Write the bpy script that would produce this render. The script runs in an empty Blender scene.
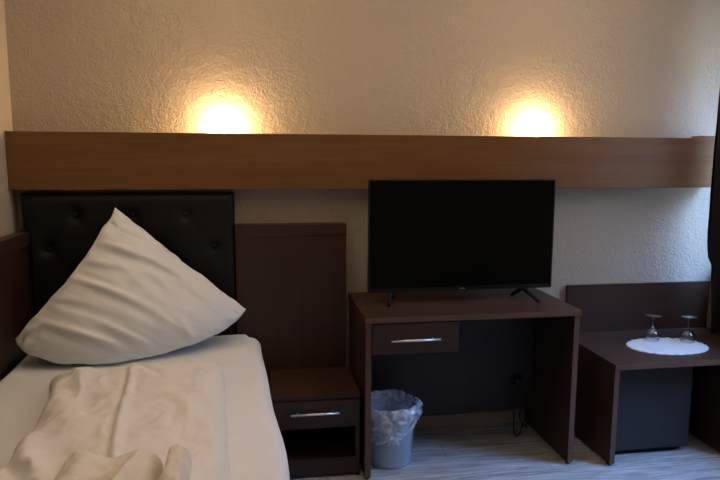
import bpy, bmesh, math, random
from mathutils import Vector, Matrix, noise
random.seed(7)
sc = bpy.context.scene
C = sc.collection

# ------------------------------------------------------------ camera
YAW, PITCH, ROLL = math.radians(9.209), math.radians(7.616), math.radians(0.267)
fw = Vector((math.sin(YAW)*math.cos(PITCH), math.cos(YAW)*math.cos(PITCH), -math.sin(PITCH)))
rt = Vector((math.cos(YAW), -math.sin(YAW), 0)); up = rt.cross(fw)
rt2 = rt*math.cos(ROLL) + up*math.sin(ROLL); up2 = -rt*math.sin(ROLL) + up*math.cos(ROLL)
cd = bpy.data.cameras.new('camera'); cam = bpy.data.objects.new('camera', cd); C.objects.link(cam)
m = Matrix((rt2, up2, -fw)).transposed().to_4x4(); m.translation = Vector((1.085, -3.07, 1.421))
cam.matrix_world = m
cd.sensor_width = 36; cd.lens = 627.1*36/720; cd.clip_start = .02
sc.camera = cam

# ------------------------------------------------------------ daylight, exposure
sc.view_settings.view_transform = 'Standard'; sc.view_settings.look = 'None'
sc.view_settings.gamma = 1; sc.view_settings.use_curve_mapping = False
sc.view_settings.exposure = 0.0
w = bpy.data.worlds.new('daylight'); sc.world = w; w.use_nodes = True
bg = w.node_tree.nodes['Background']
bg.inputs[1].default_value = 1.0
wn = w.node_tree.nodes; wl = w.node_tree.links     # sky ramp shaped to favour floor over walls: dim low down, strong blue higher
tcw = wn.new('ShaderNodeTexCoord'); sx = wn.new('ShaderNodeSeparateXYZ'); rw = wn.new('ShaderNodeValToRGB')
wl.new(tcw.outputs['Generated'], sx.inputs[0]); wl.new(sx.outputs[2], rw.inputs[0]); wl.new(rw.outputs[0], bg.inputs[0])
SKY = 50.0
e0, e1 = rw.color_ramp.elements
e0.position = .34; e0.color = (.050*SKY, .056*SKY, .060*SKY, 1); e1.position = .78; e1.color = (.27*SKY, .50*SKY, 1.0*SKY, 1)
WIN = (-1.45, -.05, .85, 2.25)             # window in the right wall: y0, y1, z0, z1
ld = bpy.data.lights.new('window_portal', 'AREA'); ld.shape = 'RECTANGLE'
ld.size = 1.40; ld.size_y = 1.40
ld.cycles.is_portal = True
lo = bpy.data.objects.new('window_portal', ld); C.objects.link(lo)
lo.matrix_world = Matrix.Translation((3.74, (WIN[0]+WIN[1])/2, (WIN[2]+WIN[3])/2)) @ Matrix.Rotation(math.radians(90), 4, 'Y') @ Matrix.Rotation(math.radians(90), 4, 'Z')
BULB = 600.0; UPLIGHT = 178.0

# ------------------------------------------------------------ materials
def mat(name, col, rough=.5, metal=0, spec=.5, **kw):
    m = bpy.data.materials.new(name); m.use_nodes = True
    b = m.node_tree.nodes['Principled BSDF']
    b.inputs['Base Color'].default_value = (*col, 1); b.inputs['Roughness'].default_value = rough
    b.inputs['Metallic'].default_value = metal; b.inputs['Specular IOR Level'].default_value = spec
    for k, v in kw.items(): b.inputs[k.replace('_', ' ')].default_value = v
    return m, m.node_tree, b
def nn(nt, t, **kw):
    n = nt.nodes.new(t)
    for k, v in kw.items(): setattr(n, k, v)
    return n
def wood(name, c1, c2, axis='x', rough=.42, sc_=1.0, spec=.4):
    m, nt, b = mat(name, c1, rough, spec=spec)
    tc = nn(nt, 'ShaderNodeTexCoord'); mp = nn(nt, 'ShaderNodeMapping')
    s = {'x': (1.2, 26, 26), 'z': (26, 26, 1.2), 'y': (26, 1.2, 26)}[axis]
    mp.inputs['Scale'].default_value = [q*sc_ for q in s]
    nt.links.new(tc.outputs['Object'], mp.inputs[0])
    n1 = nn(nt, 'ShaderNodeTexNoise'); n1.inputs['Scale'].default_value = 1.0; n1.inputs['Detail'].default_value = 6; n1.inputs['Roughness'].default_value = .62; n1.inputs['Distortion'].default_value = .6
    n2 = nn(nt, 'ShaderNodeTexNoise'); n2.inputs['Scale'].default_value = 5.0; n2.inputs['Detail'].default_value = 4
    nt.links.new(mp.outputs[0], n1.inputs[0]); nt.links.new(mp.outputs[0], n2.inputs[0])
    mx = nn(nt, 'ShaderNodeMix'); mx.data_type = 'FLOAT'; mx.inputs[0].default_value = .35
    nt.links.new(n1.outputs[0], mx.inputs[2]); nt.links.new(n2.outputs[0], mx.inputs[3])
    cr = nn(nt, 'ShaderNodeValToRGB'); cr.color_ramp.elements[0].position = .32; cr.color_ramp.elements[1].position = .68
    cr.color_ramp.elements[0].color = (*c1, 1); cr.color_ramp.elements[1].color = (*c2, 1)
    nt.links.new(mx.outputs[0], cr.inputs[0]); nt.links.new(cr.outputs[0], b.inputs['Base Color'])
    bp = nn(nt, 'ShaderNodeBump'); bp.inputs['Strength'].default_value = .08; bp.inputs['Distance'].default_value = .001
    nt.links.new(mx.outputs[0], bp.inputs['Height']); nt.links.new(bp.outputs[0], b.inputs['Normal'])
    return m
def fabric(name, col, rough=.9, scale=900, strength=.15, coarse=0, sheen=.2, trans=0):
    m, nt, b = mat(name, col, rough, spec=.2)
    b.inputs['Sheen Weight'].default_value = sheen
    tc = nn(nt, 'ShaderNodeTexCoord')
    n = nn(nt, 'ShaderNodeTexNoise'); n.inputs['Scale'].default_value = scale; n.inputs['Detail'].default_value = 2
    nt.links.new(tc.outputs['Object'], n.inputs[0])
    bp = nn(nt, 'ShaderNodeBump'); bp.inputs['Strength'].default_value = strength; bp.inputs['Distance'].default_value = .0015
    nt.links.new(n.outputs[0], bp.inputs['Height'])
    last = bp
    if coarse:
        n2 = nn(nt, 'ShaderNodeTexNoise'); n2.inputs['Scale'].default_value = coarse; n2.inputs['Detail'].default_value = 3
        nt.links.new(tc.outputs['Object'], n2.inputs[0])
        b2 = nn(nt, 'ShaderNodeBump'); b2.inputs['Strength'].default_value = .35; b2.inputs['Distance'].default_value = .006
        nt.links.new(n2.outputs[0], b2.inputs['Height']); nt.links.new(bp.outputs[0], b2.inputs['Normal']); last = b2
    nt.links.new(last.outputs[0], b.inputs['Normal'])
    return m
def plaster(name, col):
    m, nt, b = mat(name, col, .75, spec=.3)
    tc = nn(nt, 'ShaderNodeTexCoord')
    v = nn(nt, 'ShaderNodeTexNoise'); v.inputs['Scale'].default_value = 72; v.inputs['Detail'].default_value = 2.5; v.inputs['Roughness'].default_value = .5; v.inputs['Distortion'].default_value = .9
    n = nn(nt, 'ShaderNodeTexNoise'); n.inputs['Scale'].default_value = 26; n.inputs['Detail'].default_value = 2
    nt.links.new(tc.outputs['Object'], v.inputs[0]); nt.links.new(tc.outputs['Object'], n.inputs[0])
    ad = nn(nt, 'ShaderNodeMath', operation='ADD')
    nt.links.new(v.outputs[0], ad.inputs[0]); nt.links.new(n.outputs[0], ad.inputs[1])
    bp = nn(nt, 'ShaderNodeBump'); bp.inputs['Strength'].default_value = .45; bp.inputs['Distance'].default_value = .009
    nt.links.new(ad.outputs[0], bp.inputs['Height']); nt.links.new(bp.outputs[0], b.inputs['Normal'])
    return m
M = {}
M['plaster'] = plaster('cream_plaster', (.445, .385, .305))
M['ceiling'] = mat('ceiling_paint', (.80, .84, .88), .9)[0]
M['walnut'] = wood('dark_walnut', (.031, .0155, .010), (.053, .026, .017), 'x')
M['walnut_v'] = wood('dark_walnut_upright', (.029, .0145, .009), (.050, .0245, .016), 'z')
M['walnut_y'] = wood('dark_walnut_side', (.029, .0145, .009), (.050, .0245, .016), 'y')
M['edge'] = wood('walnut_edge_banding', (.105, .052, .033), (.145, .074, .047), 'x')
M['edge_v'] = wood('walnut_edge_banding_upright', (.105, .052, .033), (.145, .074, .047), 'z')
M['beam'] = wood('honey_beech', (.130, .056, .016), (.200, .096, .032), 'x', .4)
M['modesty'] = wood('dark_grey_panel', (.022, .018, .016), (.031, .026, .023), 'x', .5)
M['leather'] = fabric('black_leatherette', (.010, .010, .010), .5, 260, .25, 0, 0)
M['sheet'] = fabric('white_cotton_sheet', (.80, .84, .88), .9, 700, .08, 9)
M['duvet'] = fabric('white_cotton_duvet', (.82, .83, .84), .9, 700, .08, 14)
M['pillow'] = fabric('white_satin_cotton', (.80, .85, .90), .75, 700, .05, 0)
M['towel'] = fabric('white_terry', (.82, .79, .73), 1, 420, .9, 0, .4)
M['black'] = mat('black_plastic', (.006, .006, .007), .3)[0]
M['blackmatt'] = mat('black_matt_plastic', (.004, .004, .005), .6, spec=.25)[0]
M['screen'] = mat('tv_glass', (.0010, .0018, .0018), .15, spec=.25)[0]
M['steel'] = mat('brushed_steel', (.80, .80, .82), .3, 1)[0]
M['logo'] = mat('silver_print', (.5, .5, .52), .4, .6)[0]
M['fridge'] = mat('dark_fridge_panel', (.021, .023, .026), .5)[0]
M['ceramic'] = mat('white_plastic', (.8, .8, .78), .4)[0]
M['skirt'] = wood('grey_oak_skirting', (.30, .26, .21), (.36, .32, .26), 'x', .5)
M['frame'] = mat('white_window_frame', (.8, .8, .8), .4)[0]
M['doily'] = fabric('white_lace_cotton', (.60, .66, .72), .9, 300, .6, 60)
M['curtain'] = fabric('dark_curtain_cloth', (.035, .030, .028), .95, 500, .3)
def bulbmat():
    m = bpy.data.materials.new('halogen_glow'); m.use_nodes = True; nt = m.node_tree
    nt.nodes.remove(nt.nodes['Principled BSDF'])
    e = nn(nt, 'ShaderNodeEmission'); e.inputs[0].default_value = (1, .62, .30, 1); e.inputs[1].default_value = BULB
    nt.links.new(e.outputs[0], nt.nodes['Material Output'].inputs[0]); return m
M['bulb'] = bulbmat()
def glass(name, col=(1, 1, 1), rough=0.0):
    m, nt, b = mat(name, col, rough); b.inputs['Transmission Weight'].default_value = 1; b.inputs['IOR'].default_value = 1.47
    return m
def thin_glass():
    m = bpy.data.materials.new('thin_clear_glass'); m.use_nodes = True; nt = m.node_tree
    nt.nodes.remove(nt.nodes['Principled BSDF'])
    t = nn(nt, 'ShaderNodeBsdfTransparent'); t.inputs[0].default_value = (.93, .95, .95, 1); g = nn(nt, 'ShaderNodeBsdfGlossy'); g.inputs['Roughness'].default_value = .03
    f = nn(nt, 'ShaderNodeLayerWeight'); f.inputs['Blend'].default_value = .5
    x = nn(nt, 'ShaderNodeMixShader'); 
    pw_ = nn(nt, 'ShaderNodeMath', operation='POWER'); pw_.inputs[1].default_value = 2.6; nt.links.new(f.outputs['Facing'], pw_.inputs[0])
    ma = nn(nt, 'ShaderNodeMath', operation='MULTIPLY_ADD'); ma.inputs[1].default_value = .8; ma.inputs[2].default_value = .07; nt.links.new(pw_.outputs[0], ma.inputs[0])
    nt.links.new(ma.outputs[0], x.inputs[0])
    nt.links.new(t.outputs[0], x.inputs[1]); nt.links.new(g.outputs[0], x.inputs[2]); nt.links.new(x.outputs[0], nt.nodes['Material Output'].inputs[0]); return m
M['glass'] = thin_glass()
def pane():
    m = bpy.data.materials.new('window_glass'); m.use_nodes = True; nt = m.node_tree
    nt.nodes.remove(nt.nodes['Principled BSDF'])
    t = nn(nt, 'ShaderNodeBsdfTransparent'); t.inputs[0].default_value = (.96, .98, 1, 1); g = nn(nt, 'ShaderNodeBsdfGlossy'); g.inputs['Roughness'].default_value = .02
    x = nn(nt, 'ShaderNodeMixShader'); x.inputs[0].default_value = .05
    nt.links.new(t.outputs[0], x.inputs[1]); nt.links.new(g.outputs[0], x.inputs[2]); nt.links.new(x.outputs[0], nt.nodes['Material Output'].inputs[0]); return m
M['pane'] = pane()
def film(name, col, alpha, rough, nscale=0):
    m = bpy.data.materials.new(name); m.use_nodes = True; nt = m.node_tree
    b = nt.nodes['Principled BSDF']; b.inputs['Base Color'].default_value = (*col, 1); b.inputs['Roughness'].default_value = rough
    b.inputs['Specular IOR Level'].default_value = .8
    t = nn(nt, 'ShaderNodeBsdfTransparent'); x = nn(nt, 'ShaderNodeMixShader'); x.inputs[0].default_value = alpha
    nt.links.new(t.outputs[0], x.inputs[1]); nt.links.new(b.outputs[0], x.inputs[2]); nt.links.new(x.outputs[0], nt.nodes['Material Output'].inputs[0])
    if nscale:
        tc = nn(nt, 'ShaderNodeTexCoord'); n = nn(nt, 'ShaderNodeTexNoise'); n.inputs['Scale'].default_value = nscale; n.inputs['Detail'].default_value = 3; n.inputs['Distortion'].default_value = 1.5
        nt.links.new(tc.outputs['Object'], n.inputs[0])
        bp = nn(nt, 'ShaderNodeBump'); bp.inputs['Strength'].default_value = .9; bp.inputs['Distance'].default_value = .008
        nt.links.new(n.outputs[0], bp.inputs['Height']); nt.links.new(bp.outputs[0], b.inputs['Normal'])
        cr = nn(nt, 'ShaderNodeMapRange'); cr.inputs[1].default_value = .42; cr.inputs[2].default_value = .66; cr.inputs[3].default_value = alpha*.55; cr.inputs[4].default_value = min(1, alpha*1.9)
        nt.links.new(n.outputs[0], cr.inputs[0]); nt.links.new(cr.outputs[0], x.inputs[0])
    return m
M['bag'] = film('clear_plastic_film', (.78, .88, 1.0), .42, .14, 16)
M['bin'] = film('smoky_clear_plastic', (.50, .60, .74), .5, .12)
def floormat():
    m, nt, b = mat('grey_wood_vinyl', (.3, .3, .3), .42, spec=.45)
    tc = nn(nt, 'ShaderNodeTexCoord')
    br = nn(nt, 'ShaderNodeTexBrick'); br.offset = .37
    br.inputs['Scale'].default_value = 1; br.inputs['Brick Width'].default_value = 1.2; br.inputs['Row Height'].default_value = .18
    br.inputs['Mortar Size'].default_value = .0012; br.inputs['Color1'].default_value = (.345, .37, .40, 1); br.inputs['Color2'].default_value = (.42, .45, .48, 1); br.inputs['Mortar'].default_value = (.14, .13, .12, 1)
    nt.links.new(tc.outputs['Object'], br.inputs[0])
    mp = nn(nt, 'ShaderNodeMapping'); mp.inputs['Scale'].default_value = (3, 34, 1); nt.links.new(tc.outputs['Object'], mp.inputs[0])
    n = nn(nt, 'ShaderNodeTexNoise'); n.inputs['Scale'].default_value = 1.3; n.inputs['Detail'].default_value = 7; n.inputs['Roughness'].default_value = .68; n.inputs['Distortion'].default_value = .8
    nt.links.new(mp.outputs[0], n.inputs[0])
    cr = nn(nt, 'ShaderNodeValToRGB'); cr.color_ramp.elements[0].position = .35; cr.color_ramp.elements[1].position = .7
    cr.color_ramp.elements[0].color = (.50, .48, .46, 1); cr.color_ramp.elements[1].color = (1.35, 1.35, 1.35, 1)
    nt.links.new(n.outputs[0], cr.inputs[0])
    mx = nn(nt, 'ShaderNodeMix'); mx.data_type = 'RGBA'; mx.blend_type = 'MULTIPLY'; mx.inputs[0].default_value = 1
    nt.links.new(br.outputs[0], mx.inputs[6]); nt.links.new(cr.outputs[0], mx.inputs[7]); nt.links.new(mx.outputs[2], b.inputs['Base Color'])
    return m
M['floor'] = floormat()

# ------------------------------------------------------------ helpers
def bm_box(bm, x0, x1, y0, y1, z0, z1, bev=0, seg=2):
    g = bmesh.ops.create_cube(bm, size=1)['verts']
    bmesh.ops.scale(bm, vec=(x1-x0, y1-y0, z1-z0), verts=g)
    bmesh.ops.translate(bm, vec=((x0+x1)/2, (y0+y1)/2, (z0+z1)/2), verts=g)
    if bev:
        es = list({e for v in g for e in v.link_edges})
        bmesh.ops.bevel(bm, geom=es, offset=bev, segments=seg, affect='EDGES', profile=.7)
def tube(bm, pts, r, n=10, cap=True):
    pts = [Vector(p) for p in pts]; rings = []
    for i, p in enumerate(pts):
        t = (pts[min(i+1, len(pts)-1)] - pts[max(i-1, 0)]).normalized()
        a = t.orthogonal().normalized() if i == 0 else (pa - t*pa.dot(t)).normalized()
        pa = a; b = t.cross(a); rr = r[i] if isinstance(r, (list, tuple)) else r
        rings.append([bm.verts.new(p + (a*math.cos(2*math.pi*k/n) + b*math.sin(2*math.pi*k/n))*rr) for k in range(n)])
    for A, B in zip(rings, rings[1:]):
        for k in range(n): bm.faces.new((A[k], A[(k+1) % n], B[(k+1) % n], B[k]))
    if cap:
        bm.faces.new(rings[0][::-1]); bm.faces.new(rings[-1])
def lathe(bm, prof, n=40, cx=0, cy=0):
    rings = []
    for r, z in prof:
        if r < 1e-5: rings.append([bm.verts.new((cx, cy, z))])
        else: rings.append([bm.verts.new((cx+r*math.cos(2*math.pi*k/n), cy+r*math.sin(2*math.pi*k/n), z)) for k in range(n)])
    for A, B in zip(rings, rings[1:]):
        for k in range(n):
            a = [A[k % len(A)], A[(k+1) % len(A)], B[(k+1) % len(B)], B[k % len(B)]]
            f = []
            for v in a:
                if v not in f: f.append(v)
            if len(f) > 2:
                try: bm.faces.new(f)
                except ValueError: pass
def obj(name, bm, m, parent=None, smooth=False, label=None):
    bmesh.ops.recalc_face_normals(bm, faces=bm.faces)
    me = bpy.data.meshes.new(name); bm.to_mesh(me); bm.free()
    if smooth:
        for p in me.polygons: p.use_smooth = True
    o = bpy.data.objects.new(name, me); C.objects.link(o); me.materials.append(m)
    if parent:
        o.parent = parent; o.matrix_parent_inverse = Matrix.Translation(parent.location).inverted()
    if label: o['label'] = label
    return o
def box(name, dims, m, parent=None, bev=0, label=None):
    bm = bmesh.new(); bm_box(bm, *dims, bev); return obj(name, bm, m, parent, False, label)
def thing(name, label, cat, loc, group=None):
    o = bpy.data.objects.new(name, None); C.objects.link(o); o.location = loc; o.empty_display_size = .05
    o['label'] = label; o['category'] = cat
    if group: o['group'] = group
    return o
def tag(o, label, cat, group=None):
    o['label'] = label; o['category'] = cat
    if group: o['group'] = group
    return o
def struct(name, dims, m, bev=0):
    o = box(name, dims, m, None, bev); o['kind'] = 'structure'; return o
def grid_mesh(P, closed_u=False):
    bm = bmesh.new(); V = [[bm.verts.new(p) for p in row] for row in P]
    for i in range(len(V)-1):
        n = len(V[i])
        for j in range(n if closed_u else n-1): bm.faces.new((V[i][j], V[i][(j+1) % n], V[i+1][(j+1) % n], V[i+1][j]))
    return bm, V
def fbm(x, y, z=0, o=4): return noise.fractal(Vector((x, y, z)), 1.0, 2.0, o)
def smooth(t): t = max(0, min(1, t)); return t*t*(3-2*t)

# ------------------------------------------------------------ room
XR = 3.60
struct('floor', (-.1, XR+.25, -4.3, .1, -.06, 0), M['floor'])
struct('wall_back', (-.1, XR+.25, 0, .1, 0, 2.55), M['plaster'])
struct('wall_left', (-.1, 0, -4.3, 0, 0, 2.55), M['plaster'])
struct('wall_front', (-.1, XR+.25, -4.3, -4.2, 0, 2.55), M['plaster'])
struct('ceiling', (-.1, XR+.25, -4.3, .1, 2.55, 2.65), M['ceiling'])
y0, y1, z0, z1 = WIN
bm = bmesh.new()
bm_box(bm, XR, XR+.25, -4.2, y0, 0, 2.55); bm_box(bm, XR, XR+.25, y1, 0, 0, 2.55)
bm_box(bm, XR, XR+.25, y0, y1, 0, z0); bm_box(bm, XR, XR+.25, y0, y1, z1, 2.55)
o = obj('wall_right', bm, M['plaster']); o['kind'] = 'structure'
bm = bmesh.new(); t = .06
for (a, b) in ((y0, -.75), (-.75, y1)):
    bm_box(bm, XR+.06, XR+.11, a, a+t, z0, z1); bm_box(bm, XR+.06, XR+.11, b-t, b, z0, z1)
    bm_box(bm, XR+.06, XR+.11, a, b, z0, z0+t); bm_box(bm, XR+.06, XR+.11, a, b, z1-t, z1)
wf = obj('window_1', bm, M['frame']); wf['kind'] = 'structure'
box('window_pane', (XR+.083, XR+.087, y0+.03, y1-.03, z0+.03, z1-.03), M['pane'], wf)
struct('trim_1', (XR-.03, XR+.06, y0, y1, z0-.03, z0), M['frame'], .004)
struct('baseboard_back', (0, XR, -.015, 0, 0, .065), M['skirt'])
struct('baseboard_left', (0, .015, -4.2, -.015, 0, .065), M['skirt'])
struct('baseboard_front', (0, XR, -4.2, -4.185, 0, .065), M['skirt'])
struct('baseboard_right', (XR-.015, XR, -4.185, -.015, 0, .065), M['skirt'])

# ------------------------------------------------------------ light rail across the wall
BX1 = 3.46
lr = thing('light_rail', 'long honey-brown wooden light rail boxed along the wall above the headboard and television', 'light rail', (1.7, -.05, 1.266))
box('front_board', (.002, BX1, -.100, -.082, 1.266, 1.522), M['beam'], lr, .0015)
box('bottom_board', (.002, BX1, -.082, -.001, 1.266, 1.284), M['beam'], lr)
box('end_board', (BX1-.018, BX1, -.082, -.001, 1.284, 1.522), M['beam'], lr)
box('end_board', (.002, .020, -.082, -.001, 1.284, 1.516), M['beam'], lr)
box('top_block', (3.375, BX1, -.100, -.001, 1.5225, 1.534), M['beam'], lr, .001)
def wall_lamp(x, label):
    t = thing('wall_lamp', label, 'lamp', (x, -.045, 1.284), 'lamps in the light rail')
    bm = bmesh.new(); lathe(bm, [(0, 1.284), (.022, 1.284), (.022, 1.40), (.016, 1.41), (.016, 1.52), (0, 1.52)], 20, x, -.045); obj('socket', bm, M['ceramic'], t, True)
    bm = bmesh.new(); lathe(bm, [(0, 1.522)]+[(.024*math.sin(a), 1.547-.025*math.cos(a)) for a in [math.pi*k/12 for k in range(1, 12)]]+[(0, 1.572)], 24, x, -.045)
    obj('bulb', bm, M['bulb'], t, True)
    sd = bpy.data.lights.new('reflector_beam', 'SPOT'); sd.energy = UPLIGHT; sd.color = (1, .68, .40); sd.spot_size = math.radians(90); sd.spot_blend = 1; sd.shadow_soft_size = .02
    so = bpy.data.objects.new('reflector_beam', sd); C.objects.link(so); so.parent = t
    so.location = (0, 0, .30); so.rotation_euler = (math.radians(180+46), 0, 0)      # shines up to the ceiling, tilted off the wall
wall_lamp(.931, 'glowing warm lamp in the light rail above the headboard and white pillow')
wall_lamp(2.475, 'glowing warm lamp in the light rail above the right edge of the television')

# ------------------------------------------------------------ wood panels beside the bed
sp = thing('side_panel', 'dark wooden panel with capped top standing along the left wall beside the bed', 'wall panel', (.035, -1.1, 0))
box('panel_board', (.0155, .058, -2.12, -.004, .002, 1.018), M['walnut_v'], sp)
box('cap_rail', (.0155, .073, -2.13, -.004, 1.018, 1.078), M['walnut_y'], sp, .004)
nb = thing('night_panel', 'dark walnut back panel on the wall above the nightstand, right of the headboard', 'wall panel', (1.24, -.017, .3725))
box('panel_board', (.974, 1.502, -.083, -.0155, .0, 1.041), M['walnut_v'], nb, .001)
box('top_rail', (.974, 1.502, -.086, -.0005, 1.042, 1.096), M['walnut'], nb, .002)

# ------------------------------------------------------------ bed
bed = thing('bed', 'single bed with white fitted sheet and black buttoned headboard against the wall', 'bed', (.59, -1.1, 0))
def bed_right(y):                        # the soft right hand edge of the mattress
    return 1.088 + .075*smooth((-y-.05)/1.5) + .004*math.sin(y*9)
HX0, HX1, HZ0, HZ1, HY = .0755, .971, .30, 1.249, -.084
btn = []
for r_, z in enumerate((1.148, .995, .842, .689, .536)):
    for k in range(-1, 5):
        x = .266 + .2425*k - (.1212 if r_ % 2 else 0)
        if HX0+.04 < x < HX1-.04: btn.append((x, z))
NX, NZ = 92, 96
P = []
for j in range(NZ+1):
    row = []
    for i in range(NX+1):
        x = .041 + (HX1-.041)*i/NX; z = HZ0+(HZ1-HZ0)*j/NZ
        d = 0
        for bx, bz in btn:
            q = math.hypot(x-bx, z-bz); d += .020*math.exp(-(q/.028)**2) + .006*math.exp(-(q/.075)**2)
        for bx, bz in btn:                 # soft pleats running between neighbouring buttons
            for sx in (-1, 1):
                ex, ez = bx+sx*.1212, bz-.153
                if not any(abs(ex-a) < .01 and abs(ez-b) < .01 for a, b in btn): continue
                dx, dz = ex-bx, ez-bz; L = math.hypot(dx, dz); tt = ((x-bx)*dx+(z-bz)*dz)/L/L
                if 0 < tt < 1:
                    q = abs((x-bx)*dz-(z-bz)*dx)/L; d += .0018*math.exp(-(q/.012)**2)
        e = min(i, NX-i, j, NZ-j); edge = {0: .022, 1: .010, 2: .004, 3: .001}.get(e, 0)
        row.append((x, HY-.006+min(d, .03)+edge+.001*fbm(x*9, z*9), z))
    P.append(row)
bm, V = grid_mesh(P)
ring = V[0][:]+[r[-1] for r in V[1:]]+V[-1][-2::-1]+[r[0] for r in V[-2:0:-1]]
back = [bm.verts.new((v.co.x, -.004, v.co.z)) for v in ring]
for k in range(len(ring)): bm.faces.new((ring[k], back[k], back[(k+1) % len(ring)], ring[(k+1) % len(ring)]))
bm.faces.new(back)
# keep the headboard clear of the side panel's cap
for v in bm.verts:
    if v.co.x < .0745 and v.co.z < 1.085: v.co.x = .0745
hb = obj('headboard', bm, M['leather'], bed, True, 'black leatherette headboard with buttons')
for bx, bz in btn:
    bm = bmesh.new(); lathe(bm, [(0, 0), (.014, 0), (.013, .004), (.007, .007), (0, .008)], 16)
    bmesh.ops.rotate(bm, cent=(0, 0, 0), matrix=Matrix.Rotation(math.radians(90), 3, 'X'), verts=bm.verts)
    bmesh.ops.translate(bm, vec=(bx, HY+.018, bz), verts=bm.verts)
    obj('button', bm, M['leather'], hb, True)
bm = bmesh.new(); bm_box(bm, .080, 1.06, -2.08, -.094, .10, .30, .01)
obj('bed_frame', bm, M['walnut_y'], bed)
for x in (.12, 1.0):
    for y in (-.16, -2.0): box('leg', (x-.03, x+.03, y-.03, y+.03, 0, .10), M['walnut_v'], bed)
MT = .552
def mat_top(x, y): return MT + .030*smooth(1-(-y-.09)/.50) + .006*fbm(x*4, y*4, 1) + .003*math.sin(x*9+y*7)
NU, NV = 70, 90
P = []
for j in range(NV+1):
    y = -.094 - (2.09-.094)*j/NV; row = []
    xr = bed_right(y); xl = .076
    eb = min(1, (j/NV*2)/.045); ee = min(1, ((NV-j)/NV*2)/.05); er = math.sqrt(1-(1-min(eb, ee))**2)
    prof = []
    R = .055
    for k in range(7):                       # left flank
        a = math.pi/2*k/6; prof.append((xl+.012-.012*math.cos(a)*1, MT-.10+.10*math.sin(a) - (.0)))
    n = NU-14
    for k in range(1, n): prof.append((xl+.012 + (xr-R-xl-.012)*k/n, None))
    for k in range(8):
        a = math.pi/2*k/7; prof.append((xr-R+R*math.sin(a), MT-R+R*math.cos(a)))
    for x, z in prof:
        zz = mat_top(x, y) if z is None else z+.5*(mat_top(x, y)-MT)
        zz -= .05*(1-er) if zz > MT-.06 else 0
        row.append((x, y, zz))
    row.insert(0, (xl, y, .302)); row.append((xr-.004, y, .302))
    P.append(row)
bm, V = grid_mesh(P)
bm.faces.new(V[0]); bm.faces.new(V[-1][::-1])
bm.faces.new([r[0] for r in V] + [r[-1] for r in V[::-1]]) if False else None
obj('mattress', bm, M['sheet'], bed, True, 'mattress in a white fitted sheet')

# ------------------------------------------------------------ folded duvet
def duv_left(y):
    t = (-y-.54)/.85
    return .268 + .092*smooth(t*2.2) + .035*t + .010*fbm(y*5, 3)
def duv_right(y): return .930 + .068*(-y-.53) + .006*fbm(y*4, 8)
DY0, DY1, DH = -.645, -2.07, .078
NU, NV = 120, 150
def crease_x(y): return .597 + .135*(-y-.72) + .006*math.sin(y*6.0)
def ridged(x, y, z): return 1-abs(2*fbm(x, y, z, 2))
def duv_z(x, y, s, t):
    h = DH*(1-abs(2*s-1)**9)**.5 if abs(2*s-1) < 1 else 0
    f = min(1, t/.045); h *= math.sqrt(max(0, 1-(1-f)**2))*.9+.1*f
    f2 = min(1, (1-t)/.03); h *= math.sqrt(max(0, 1-(1-f2)**2))
    q = x-crease_x(y)
    body = min(1, h/DH)*(.35+.65*smooth(t/.14))
    h += body*(.010*math.exp(-((q-.012)/.014)**2) - .009*math.exp(-((q+.010)/.010)**2) + .010*smooth((q+.012)/.02)*math.exp(-max(0, q)/.3))
    wp = fbm(x*3, y*2.2, 5)
    h += body*.015*fbm(x*6+wp*1.5, y*3.2+wp, 2, 3)
    # radiating folds on the left half, softer on the right
    wl = smooth((crease_x(y)-x)/.2)
    h += body*(.011*wl+.004)*math.sin((x*1.0+y*.55)*42+4*wp)*(.5+.5*fbm(x*4, y*3, 9))
    h += body*(.010*wl+.003)*ridged(x*4.5-y*1.2, y*2.6+x*2.2, 4)**2
    return h
P = []
for j in range(NV+1):
    t = j/NV; t = t**1.15; row = []
    for i in range(NU+1):
        s = .5-.5*math.cos(math.pi*i/NU); s = .35*(i/NU)+.65*s
        y = DY0+(DY1-DY0)*t
        rc = .022                                 # rounded plan corners
        xl, xr = duv_left(y), duv_right(y)
        ty = max(0, 1-(-(y-DY0))/rc); sh = rc*(1-math.sqrt(max(0, 1-ty*ty)))
        x = xl+sh+(xr-xl-2*sh)*s
        y += (.010*fbm(x*5, 2) + .035*s)*(1-t)
        row.append((x, y, MT+.006+duv_z(x, y, s, t)))
    P.append(row)
bm, V = grid_mesh(P)
ring = V[0][:]+[r[-1] for r in V[1:]]+V[-1][-2::-1]+[r[0] for r in V[-2:0:-1]]
low = [bm.verts.new((v.co.x, v.co.y, MT+.004)) for v in ring]
for k in range(len(ring)): bm.faces.new((ring[k], low[k], low[(k+1) % len(ring)], ring[(k+1) % len(ring)]))
bm.faces.new(low)
tag(obj('duvet', bm, M['duvet'], None, True), 'rumpled white duvet folded lengthwise with a centre crease, lying on the bed', 'duvet')

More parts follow.
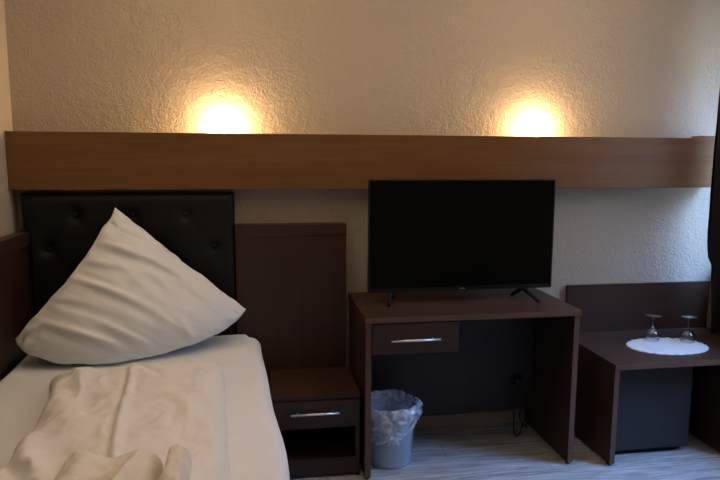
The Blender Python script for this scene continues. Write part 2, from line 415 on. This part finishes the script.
# ------------------------------------------------------------ pillow on its corner
T, Rr, L, B = (.456, -.150, 1.194), (1.022, -.200, .722), (.088, -.380, .672), (.500, -.455, .580)
def bez(a, c, b, t): return Vector(a)*(1-t)**2 + Vector(c)*2*t*(1-t) + Vector(b)*t*t
TR = Vector(T).lerp(Vector(Rr), .5)+Vector((-.010, 0, -.012)); TL = Vector(T).lerp(Vector(L), .5)+Vector((.058, .0, -.012))
LB = Vector((.150, -.47, .560)); RB = Vector((.925, -.33, .585))
c0 = lambda u: bez(T, TR, Rr, u); c1 = lambda u: bez(L, LB, B, u)
d0 = lambda v: bez(T, TL, L, v); d1 = lambda v: bez(Rr, RB, B, v)
def coons(u, v):
    a = c0(u)*(1-v)+c1(u)*v; b = d0(v)*(1-u)+d1(v)*u
    c = Vector(T)*(1-u)*(1-v)+Vector(Rr)*u*(1-v)+Vector(L)*(1-u)*v+Vector(B)*u*v
    return a+b-c
def seg_d(p, a, b):
    p, a, b = Vector(p), Vector(a), Vector(b); t = max(0, min(1, (p-a).dot(b-a)/(b-a).length_squared)); q = p-a-(b-a)*t
    side = (b-a).x*(p-a).y-(b-a).y*(p-a).x
    return q.length*(1 if side > 0 else -1), t
def crease(p, a, b, c):                  # signed distance to a soft curve a-b-c and its fading towards both ends
    best = 9; bt = 0; bs = 1
    for k in range(17):
        t = k/16; q0 = (a[0]*(1-t)**2+2*(2*b[0]-.5*a[0]-.5*c[0])*t*(1-t)+c[0]*t*t, a[1]*(1-t)**2+2*(2*b[1]-.5*a[1]-.5*c[1])*t*(1-t)+c[1]*t*t)
        dx, dz = p[0]-q0[0], p[1]-q0[1]; d = math.hypot(dx, dz)
        if d < best: best = d; bt = t
    t = min(1, bt+.03); u = max(0, bt-.03)
    f = lambda t, i: a[i]*(1-t)**2+2*(2*b[i]-.5*a[i]-.5*c[i])*t*(1-t)+c[i]*t*t
    tx, tz_ = f(t, 0)-f(u, 0), f(t, 1)-f(u, 1); L_ = math.hypot(tx, tz_); tx /= L_; tz_ /= L_
    dx, dz = p[0]-f(bt, 0), p[1]-f(bt, 1)
    return tx*dz-tz_*dx, math.sin(math.pi*(.04+.92*max(0, min(1, bt+(tx*dx+tz_*dz)/L_*.06))))**.8
# crease lines in the x-z plane of the pillow
CR = [((.33, 1.06), (.60, .95), (.76, .84), .017), ((.27, .90), (.50, .80), (.70, .68), .016), ((.17, .74), (.36, .66), (.52, .60), .016),
      ((.30, .97), (.42, .94), (.52, .91), .010), ((.72, .70), (.78, .63), (.80, .58), .012), ((.40, 1.0), (.50, .985), (.60, .92), .007), ((.60, .90), (.66, .84), (.70, .80), .007), ((.20, .82), (.30, .80), (.42, .76), .008), ((.42, .70), (.50, .66), (.60, .60), .009), ((.12, .66), (.17, .70), (.22, .70), .012)]
N = 84
def pil(side):
    P = []
    for j in range(N+1):
        row = []
        for i in range(N+1):
            u = .5-.5*math.cos(math.pi*i/N); v = .5-.5*math.cos(math.pi*j/N)
            u = .5*u+.5*i/N; v = .5*v+.5*j/N
            p = coons(u, v); e = .01
            du = coons(min(1, u+e), v)-coons(max(0, u-e), v); dv = coons(u, min(1, v+e))-coons(u, max(0, v-e))
            n = du.cross(dv)
            if n.length < 1e-9: n = Vector((0, -1, .3))
            n.normalize()
            if n.y > 0: n = -n
            n = (n*.6+Vector((0, -.9, .42))*.4).normalized()
            bx = (math.sin(math.pi*u)*math.sin(math.pi*v)+1e-9)
            th = .118*bx**.52
            th *= 1+.25*(v*u)
            fade = smooth(bx*6)
            if side > 0:
                for a, b_, c_, amp in CR:
                    d, wgt = crease((p.x, p.z), a, b_, c_)
                    if abs(d) < .09: th += fade*wgt*amp*(math.exp(-(d/.014)**2) - .55*math.exp(-((d+.030)/.022)**2))
                th += fade*(.010*fbm(p.x*5+1, p.z*5, 3, 3) + .006*fbm((p.x+p.z*1.9)*9, (p.z*.55-p.x*.3)*3, 6, 3))
                # puckers fanning out of the seams
                th += (1-fade)*.006*math.sin(40*(u if v < .1 or v > .9 else v))*smooth(bx*20)
            else:
                th = .55*th
            q = p+n*th*side
            eg = 1-fade
            q.x += eg*.008*fbm(p.x*9, p.z*9, 2, 3); q.z += eg*.008*fbm(p.x*9+5, p.z*9, 4, 3)
            q.z = max(q.z, mat_top(q.x, q.y)+.004); q.y = min(q.y, -.100)
            row.append(q)
        P.append(row)
    return P
A_, B_ = pil(1), pil(-1)
bm = bmesh.new()
VA = [[bm.verts.new(p) for p in r] for r in A_]
VB = [[VA[j][i] if i in (0, N) or j in (0, N) else bm.verts.new(B_[j][i]) for i in range(N+1)] for j in range(N+1)]
for VV, fl in ((VA, 0), (VB, 1)):
    for j in range(N):
        for i in range(N):
            q = (VV[j][i], VV[j][i+1], VV[j+1][i+1], VV[j+1][i])
            bm.faces.new(q[::-1] if fl else q)
tag(obj('pillow', bm, M['pillow'], None, True), 'plump white pillow standing on its corner against the black headboard', 'pillow')

# ------------------------------------------------------------ towels on the duvet
TB = MT+.006+DH-.004
def towel(name, label, x0, x1, y0, y1, h, dip, seed, crease):
    NU, NV = 60, 80; P = []
    for j in range(NV+1):
        t = j/NV; row = []
        for i in range(NU+1):
            s = i/NU; x = x0+(x1-x0)*s; y = y0+(y1-y0)*t
            hh = h*(max(0, 1-abs(2*s-1)**5))**.5*math.sqrt(max(0, 1-(1-min(1, t/.10))**2))*math.sqrt(max(0, 1-(1-min(1, (1-t)/.06))**2))
            b = hh/h
            hh -= b*dip*math.exp(-((s-.5)/.22)**2)*math.exp(-((t-.12)/.25)**2)
            hh += b*.010*fbm(x*14+seed, y*10, seed)+b*crease*math.exp(-((s-.82+.3*t)/.04)**2)
            x += .010*fbm(y*6, seed, 3)*(.4+abs(2*s-1))
            row.append((x, y+.022*fbm(x*9, seed*2.)*(1-t)-.05*(1-s)*(1-t)*0, TB+hh))
        P.append(row)
    bm, V = grid_mesh(P)
    ring = V[0][:]+[r[-1] for r in V[1:]]+V[-1][-2::-1]+[r[0] for r in V[-2:0:-1]]
    low = [bm.verts.new((v.co.x, v.co.y, TB-.004)) for v in ring]
    for k in range(len(ring)): bm.faces.new((ring[k], low[k], low[(k+1) % len(ring)], ring[(k+1) % len(ring)]))
    bm.faces.new(low)
    return tag(obj(name, bm, M['towel'], None, True), label, 'towel', 'towels on the duvet')
towel('folded_towel', 'wide folded white terry towel on the duvet at the bottom of the photo', .600, .836, -1.495, -2.0, .078, .026, 3, .010)
towel('folded_towel', 'narrow rolled white terry towel lying right of the wide folded towel', .850, .910, -1.51, -1.98, .080, 0, 7, 0)

# ------------------------------------------------------------ nightstand
ns = thing('nightstand', 'dark walnut nightstand with one drawer and an open shelf, between bed and desk', 'nightstand', (1.32, -.26, 0))
nx0, nx1, ny = 1.130, 1.512, -.450
box('side_board', (nx0, nx0+.018, ny, -.0875, .0, .367), M['walnut_v'], ns)
box('side_board', (nx1-.018, nx1, ny, -.0875, .0, .367), M['walnut_v'], ns)
box('top_board', (nx0-.004, nx1+.003, ny-.006, -.0875, .367, .383), M['walnut'], ns, .0015)
box('back_board', (nx0+.018, nx1-.018, -.100, -.0875, .02, .367), M['walnut'], ns)
box('shelf_board', (nx0+.018, nx1-.018, ny+.002, -.100, .232, .245), M['walnut'], ns)
box('bottom_board', (nx0+.018, nx1-.018, ny+.002, -.100, .075, .090), M['walnut'], ns)
box('plinth', (nx0+.018, nx1-.018, ny+.004, ny+.020, .010, .075), M['walnut'], ns)
dr = box('drawer', (nx0+.003, nx1-.003, ny-.018, ny-.0005, .248, .363), M['walnut'], ns, .0015)
def bar_handle(x0, x1, y, z, parent):
    bm = bmesh.new(); tube(bm, [(x0, y-.026, z), (x1, y-.026, z)], .0052, 12)
    for x in (x0+.03, x1-.03): tube(bm, [(x, y, z), (x, y-.026, z)], .004, 10)
    return obj('handle', bm, M['steel'], parent, True, 'slim steel bar handle')
bar_handle(1.206, 1.418, ny-.0182, .316, dr)

# ------------------------------------------------------------ desk
dk = thing('desk', 'dark walnut desk with one drawer, standing under the television', 'desk', (2.02, -.26, 0))
dx0, dx1, dd, dz = 1.524, 2.513, -.514, .739
def panel(x0, x1, ya, yb, z0, z1, parent, name='side_panel'):
    p = box(name, (x0, x1, ya+.0015, yb, z0, z1), M['walnut_v'], parent)
    box('edge_band', (x0, x1, ya, ya+.0012, z0, z1), M['edge_v'], p); return p
panel(dx0+.004, dx0+.029, dd+.008, -.018, .012, dz-.0255, dk)
panel(dx1-.030, dx1-.005, dd+.008, -.018, .012, dz-.0255, dk)
tp = box('desk_top', (dx0, dx1, dd+.0015, -.002, dz-.025, dz), M['walnut'], dk, .001)
box('edge_band', (dx0, dx1, dd-.0005, dd+.0012, dz-.025, dz), M['edge'], tp, .0005)
box('back_panel', (dx0+.0295, dx1-.0305, -.100, -.084, .112, dz-.0255), M['modesty'], dk)
xr_ = 1.925
box('divider', (xr_, xr_+.018, dd+.012, -.101, .575, dz-.0255), M['walnut_v'], dk)
box('drawer_base', (dx0+.0295, xr_, dd+.012, -.101, .575, .590), M['walnut'], dk)
dr = box('drawer', (dx0+.032, xr_+.016, dd+.000, dd+.0115, .575, .708), M['walnut'], dk, .0015)
bar_handle(1.634, 1.850, dd-.0002, .640, dr)
for x in (dx0+.0165, dx1-.0175):
    for y in (dd+.03, -.05):
        bm = bmesh.new(); lathe(bm, [(0, 0), (.011, 0), (.011, .0118), (0, .0118)], 14, x, y); obj('foot', bm, M['blackmatt'], dk)

# ------------------------------------------------------------ low table with back panel
lt = thing('low_table', 'low dark walnut table with a tall back panel, right of the desk', 'table', (3.05, -.28, 0))
tx0, tx1, td, tz = 2.668, 3.53, -.554, .489
panel(tx0+.002, tx0+.026, td+.006, -.046, .012, tz-.0255, lt)
panel(3.262, 3.286, td+.006, -.046, .012, tz-.0255, lt)
tp = box('table_top', (tx0, tx1, td+.0015, -.032, tz-.025, tz), M['walnut'], lt, .001)
box('edge_band', (tx0, tx1, td-.0005, td+.0012, tz-.025, tz), M['edge'], tp, .0005)
box('back_panel', (2.692, 3.53, -.0315, -.0155, .066, .748), M['walnut'], lt, .0015)
for x in (tx0+.014, 3.274):
    for y in (td+.03, -.08):
        bm = bmesh.new(); lathe(bm, [(0, 0), (.011, 0), (.011, .0118), (0, .0118)], 14, x, y); obj('foot', bm, M['blackmatt'], lt)

# ------------------------------------------------------------ minibar under the low table
mb = thing('minibar', 'dark charcoal minibar fridge standing under the low table', 'minibar', (2.95, -.26, 0))
box('body', (2.735, 3.134, -.425, -.06, .026, .440), M['fridge'], mb, .004)
box('door', (2.735, 3.134, -.460, -.427, .026, .440), M['fridge'], mb, .006)
box('plinth', (2.760, 3.085, -.440, -.09, 0, .026), M['blackmatt'], mb)

# ------------------------------------------------------------ television
TVA = math.atan2(.261-.252, 2.485-1.579)
tv = thing('television', 'large black flat-screen television standing switched off on the desk', 'television', (2.032, -.256, dz))
W, H = .906, .523
zb = .792
def tvbox(bm, x0, x1, y0, y1, z0, z1, bev=0): bm_box(bm, x0-2.032*0, x1, y0, y1, z0, z1, bev)
def tvobj(name, bm, m, parent, smooth=False, label=None):
    bmesh.ops.rotate(bm, cent=(0, 0, 0), matrix=Matrix.Rotation(TVA, 3, 'Z'), verts=bm.verts)
    bmesh.ops.translate(bm, vec=(2.032, -.256, 0), verts=bm.verts)
    return obj(name, bm, m, parent, smooth, label)
bm = bmesh.new()
bz = .007
bm_box(bm, -W/2, W/2, -.008, .018, zb+H-bz, zb+H, .001); bm_box(bm, -W/2, W/2, -.008, .018, zb, zb+.018, .001)
bm_box(bm, -W/2, -W/2+bz, -.008, .018, zb+.018, zb+H-bz, .001); bm_box(bm, W/2-bz, W/2, -.008, .018, zb+.018, zb+H-bz, .001)
bezel = tvobj('bezel', bm, M['black'], tv)
bm = bmesh.new(); bm_box(bm, -.012, .012, -.0088, -.0078, zb+.006, zb+.012); tvobj('badge', bm, M['logo'], bezel, label='tiny silver badge')
bm = bmesh.new(); bm_box(bm, -W/2+bz, W/2-bz, -.004, 0, zb+.018, zb+H-bz); tvobj('screen', bm, M['screen'], tv)
bm = bmesh.new(); bm_box(bm, -W/2+.004, W/2-.004, .0185, .030, zb+.004, zb+H-.004, .003); bm_box(bm, -W/2+.06, W/2-.06, .030, .070, zb+.02, zb+.30, .012); tvobj('back_cover', bm, M['blackmatt'], tv)
for ax, tips in ((1.688, ((1.662, -.338), (1.712, -.190))), (2.345, ((2.378, -.358), (2.304, -.205)))):
    bm = bmesh.new()
    for tx_, ty_ in tips:
        top = Vector((ax, -.248, zb-.001)); bot = Vector((tx_, ty_, dz+.0085))
        tube(bm, [top.lerp(bot, k/4) for k in range(5)], [.012, .011, .010, .009, .008], 10)
    bm_box(bm, ax-.020, ax+.020, -.262, -.234, zb-.004, zb+.006, .002)
    obj('stand_leg', bm, M['blackmatt'], tv, True)

# ------------------------------------------------------------ plug and cable under the desk
pl = thing('power_plug', 'black power plug with hanging cable on the panel under the desk', 'plug', (2.391, -.10, .276))
bm = bmesh.new(); lathe(bm, [(0, 0), (.030, 0), (.030, .010), (.022, .012), (.018, .034), (.010, .040), (0, .040)], 24)
bmesh.ops.rotate(bm, cent=(0, 0, 0), matrix=Matrix.Rotation(math.radians(90), 3, 'X'), verts=bm.verts)
bmesh.ops.translate(bm, vec=(2.391, -.1005, .276), verts=bm.verts); obj('plug_head', bm, M['black'], pl, True)
def spl(pts, n=10):
    out = []; Pn = [Vector(pts[0])]+[Vector(p) for p in pts]+[Vector(pts[-1])]
    for i in range(1, len(Pn)-2):
        a, b, c, d = Pn[i-1:i+3]
        for k in range(n):
            t = k/n; out.append(.5*((2*b)+(c-a)*t+(2*a-5*b+4*c-d)*t*t+(3*b-3*c+d-a)*t**3))
    return out+[Pn[-1]]
bm = bmesh.new(); tube(bm, spl([(2.391, -.138, .268), (2.390, -.142, .22), (2.378, -.13, .12), (2.370, -.145, .03), (2.366, -.185, .0045), (2.40, -.16, .005), (2.425, -.125, .03), (2.452, -.115, .085), (2.44, -.108, .125), (2.415, -.112, .10), (2.42, -.12, .05), (2.46, -.10, .0055), (2.47, -.07, .005)]), .0038, 8)
obj('cable', bm, M['black'], pl, True)

# ------------------------------------------------------------ waste bin with bag
bn = thing('waste_bin', 'translucent grey waste bin standing on the floor under the desk drawer', 'bin', (1.672, -.325, 0))
bx, by = 1.672, -.325
bm = bmesh.new()
lathe(bm, [(0, .004), (.092, .004), (.100, .010), (.103, .020), (.106, .03), (.127, .275), (.131, .279), (.131, .284), (.126, .284), (.122, .272), (.101, .032), (.097, .014), (0, .012)], 56, bx, by)
bmesh.ops.translate(bm, vec=(0, 0, -.0035), verts=bm.verts)
obj('bin_body', bm, M['bin'], bn, True)
bm = bmesh.new(); lathe(bm, [(.100, .001), (.1045, .003), (.1055, .022), (.1035, .024), (.100, .02), (.100, .001)], 56, bx, by); obj('base_ring', bm, M['bin'], bn, True)
bg_ = thing('bin_bag', 'crumpled clear plastic bag lining the waste bin and folded over its rim', 'bag', (bx, by, .014))
K = 150
def bagring(th):
    c = math.cos(th); s = math.sin(th); out = []
    hem = .178 + .022*fbm(c*1.6+4, s*1.6) + .006*fbm(c*7, s*7, 4) + .040*c - .022*max(0, -s)
    def ru(a, z, r, f): return r + a*fbm(c*f+z*2, s*f, z*5+2, 2)
    for z, r, a in ((.017, .012, 0), (.018, .06, .004), (.022, .086, .004), (.06, .092, .008), (.12, .098, .010), (.18, .105, .010), (.24, .112, .009), (.275, .117, .006)):
        out.append((min(ru(a, z, r, 5) , .1 + z*.08), z))
    top = .290+.010*fbm(c*2.5, s*2.5, 7)
    out += [(.124, top), (.131, top+.003), (.139, top-.004)]
    for k in range(1, 9):
        t = k/8; z = top-.004+(hem-top+.004)*t
        puff = .018*math.sin(math.pi*min(1, t*1.1))*(.6+.7*fbm(c*1.5+9, s*1.5, 3))+.016*max(0, c)*math.sin(math.pi*t)
        out.append((max(.1365-.0, .138-.016*t+puff+.0035*fbm(c*6, s*6, z*12, 2)+.003), z))
    return out
cols = [bagring(2*math.pi*k/K) for k in range(K)]
P = [[(bx+cols[k][j][0]*math.cos(2*math.pi*k/K), by+cols[k][j][0]*math.sin(2*math.pi*k/K), cols[k][j][1]) for k in range(K)] for j in range(len(cols[0]))]
bm, V = grid_mesh(P, True); bm.faces.new(V[0])
obj('bag_film', bm, M['bag'], bg_, True)
bm = bmesh.new()                                      # knotted corner of the bag hanging at the front
a0 = math.radians(-95)
for k in range(5):
    aa = a0+math.radians(-5+3*k)
    tube(bm, [(bx+.142*math.cos(aa-.02*k), by+.142*math.sin(aa), .185), (bx+.146*math.cos(aa), by+.146*math.sin(aa), .160), (bx+.143*math.cos(aa+.03*(k-2)), by+.146*math.sin(aa), .136+.004*(k % 2))], [.002, .006, .004], 6)
obj('knot', bm, M['bag'], bg_, True)

# ------------------------------------------------------------ doily and glasses
bm = bmesh.new(); K = 144; rings = []
dcx, dcy = 3.078, -.332
for rr in [0, .2, .4, .6, .75, .86, .93, 1.0]:
    if rr == 0: rings.append([bm.verts.new((dcx, dcy, tz+.0035))]); continue
    row = []
    for k in range(K):
        th = 2*math.pi*k/K; sc_ = 1+(.030*abs(math.sin(th*12))-.02)*smooth((rr-.7)/.3)
        ruf = .0022*smooth((rr-.7)/.3)*(1+math.sin(th*24))
        row.append(bm.verts.new((dcx+.203*rr*sc_*math.cos(th), dcy+.137*rr*sc_*math.sin(th), tz+.0035+ruf)))
    rings.append(row)
for A, B2 in zip(rings, rings[1:]):
    for k in range(K):
        if len(A) == 1: bm.faces.new((A[0], B2[k], B2[(k+1) % K]))
        else: bm.faces.new((A[k], A[(k+1) % K], B2[(k+1) % K], B2[k]))
low = [bm.verts.new((v.co.x, v.co.y, tz+.0004)) for v in rings[-1]]
for k in range(K): bm.faces.new((rings[-1][k], rings[-1][(k+1) % K], low[(k+1) % K], low[k]))
bm.faces.new(low[::-1])
tag(obj('doily', bm, M['doily'], None, True), 'white scalloped doily lying on the low table under the two glasses', 'doily')
def goblet(x, y, label):
    t = thing('wine_glass', label, 'glass', (x, y, tz+.0045), 'upturned glasses on the doily')
    z = tz+.0045; prof_o = [(.033, 0), (.0365, .018), (.036, .034), (.030, .050), (.018, .061), (.006, .066)]
    prof_i = [(.0325-.0008, .0), (.0352, .018), (.0347, .034), (.0288, .049), (.017, .0585), (0, .061)]
    bm = bmesh.new(); lathe(bm, [(r, z+h) for r, h in prof_i[::-1]]+[(r, z+h) for r, h in prof_o]+[(0, z+.0665)], 40, x, y); obj('bowl', bm, M['glass'], t, True)
    bm = bmesh.new(); lathe(bm, [(0, z+.0667), (.006, z+.0667), (.0075, z+.074), (.0068, z+.080), (.0045, z+.088), (.0038, z+.105), (.005, z+.118), (.008, z+.1232), (0, z+.1232)], 24, x, y); obj('stem', bm, M['glass'], t, True)
    bm = bmesh.new(); lathe(bm, [(0, z+.1234), (.009, z+.1234), (.030, z+.1285), (.040, z+.131), (.0415, z+.1325), (.040, z+.134), (0, z+.1345)], 40, x, y); obj('foot', bm, M['glass'], t, True)
goblet(3.058, -.238, 'upturned clear wine glass on the doily, the one nearer the television')
goblet(3.222, -.286, 'upturned clear wine glass on the doily, the one nearer the curtain')

# ------------------------------------------------------------ curtain
P = []
path = []
NP_ = 260; CZ0, CZ1 = .495, 2.30
NZc = 40
for j in range(NZc+1):
    z = CZ0+(CZ1-CZ0)*j/NZc; row = []
    for k in range(NP_+1):
        t = k/NP_; y = -.145-t*.45
        amp = .030+.012*math.sin(z*1.7+t*5)
        x = 3.492+amp*math.sin(t*2*math.pi*6+.5*math.sin(z*2.1)+math.pi)+.008*fbm(y*6, z*2)
        if k < 14: x -= (.022*(1-k/14))*smooth((z-.9)/.8)
        x -= .05*smooth((-.36-y)/-.24)*0
        x += -.066*smooth((.26+y)/.1)*smooth((z-.6)/.5)
        x = max(x, 3.436)if z < .9 else max(x, 3.395)
        row.append((x, y, z))
    P.append(row)
bm, V = grid_mesh(P)
geom = bm.faces[:]
bmesh.ops.solidify(bm, geom=geom, thickness=.003)
tag(obj('curtain', bm, M['curtain'], None, True), 'dark curtain gathered beside the window at the right edge of the photo', 'curtain')
rd = thing('curtain_rod', 'steel curtain rod above the window on the right wall', 'curtain rod', (3.49, -1.4, 2.32))
bm = bmesh.new(); tube(bm, [(3.49, -.06, 2.325), (3.49, -1.62, 2.325)], .012, 14); obj('rod', bm, M['steel'], rd, True)
for y in (-.09, -1.58):
    bm = bmesh.new(); tube(bm, [(3.502, y, 2.325), (XR-.001, y, 2.325)], .007, 10); obj('bracket', bm, M['steel'], rd, True)
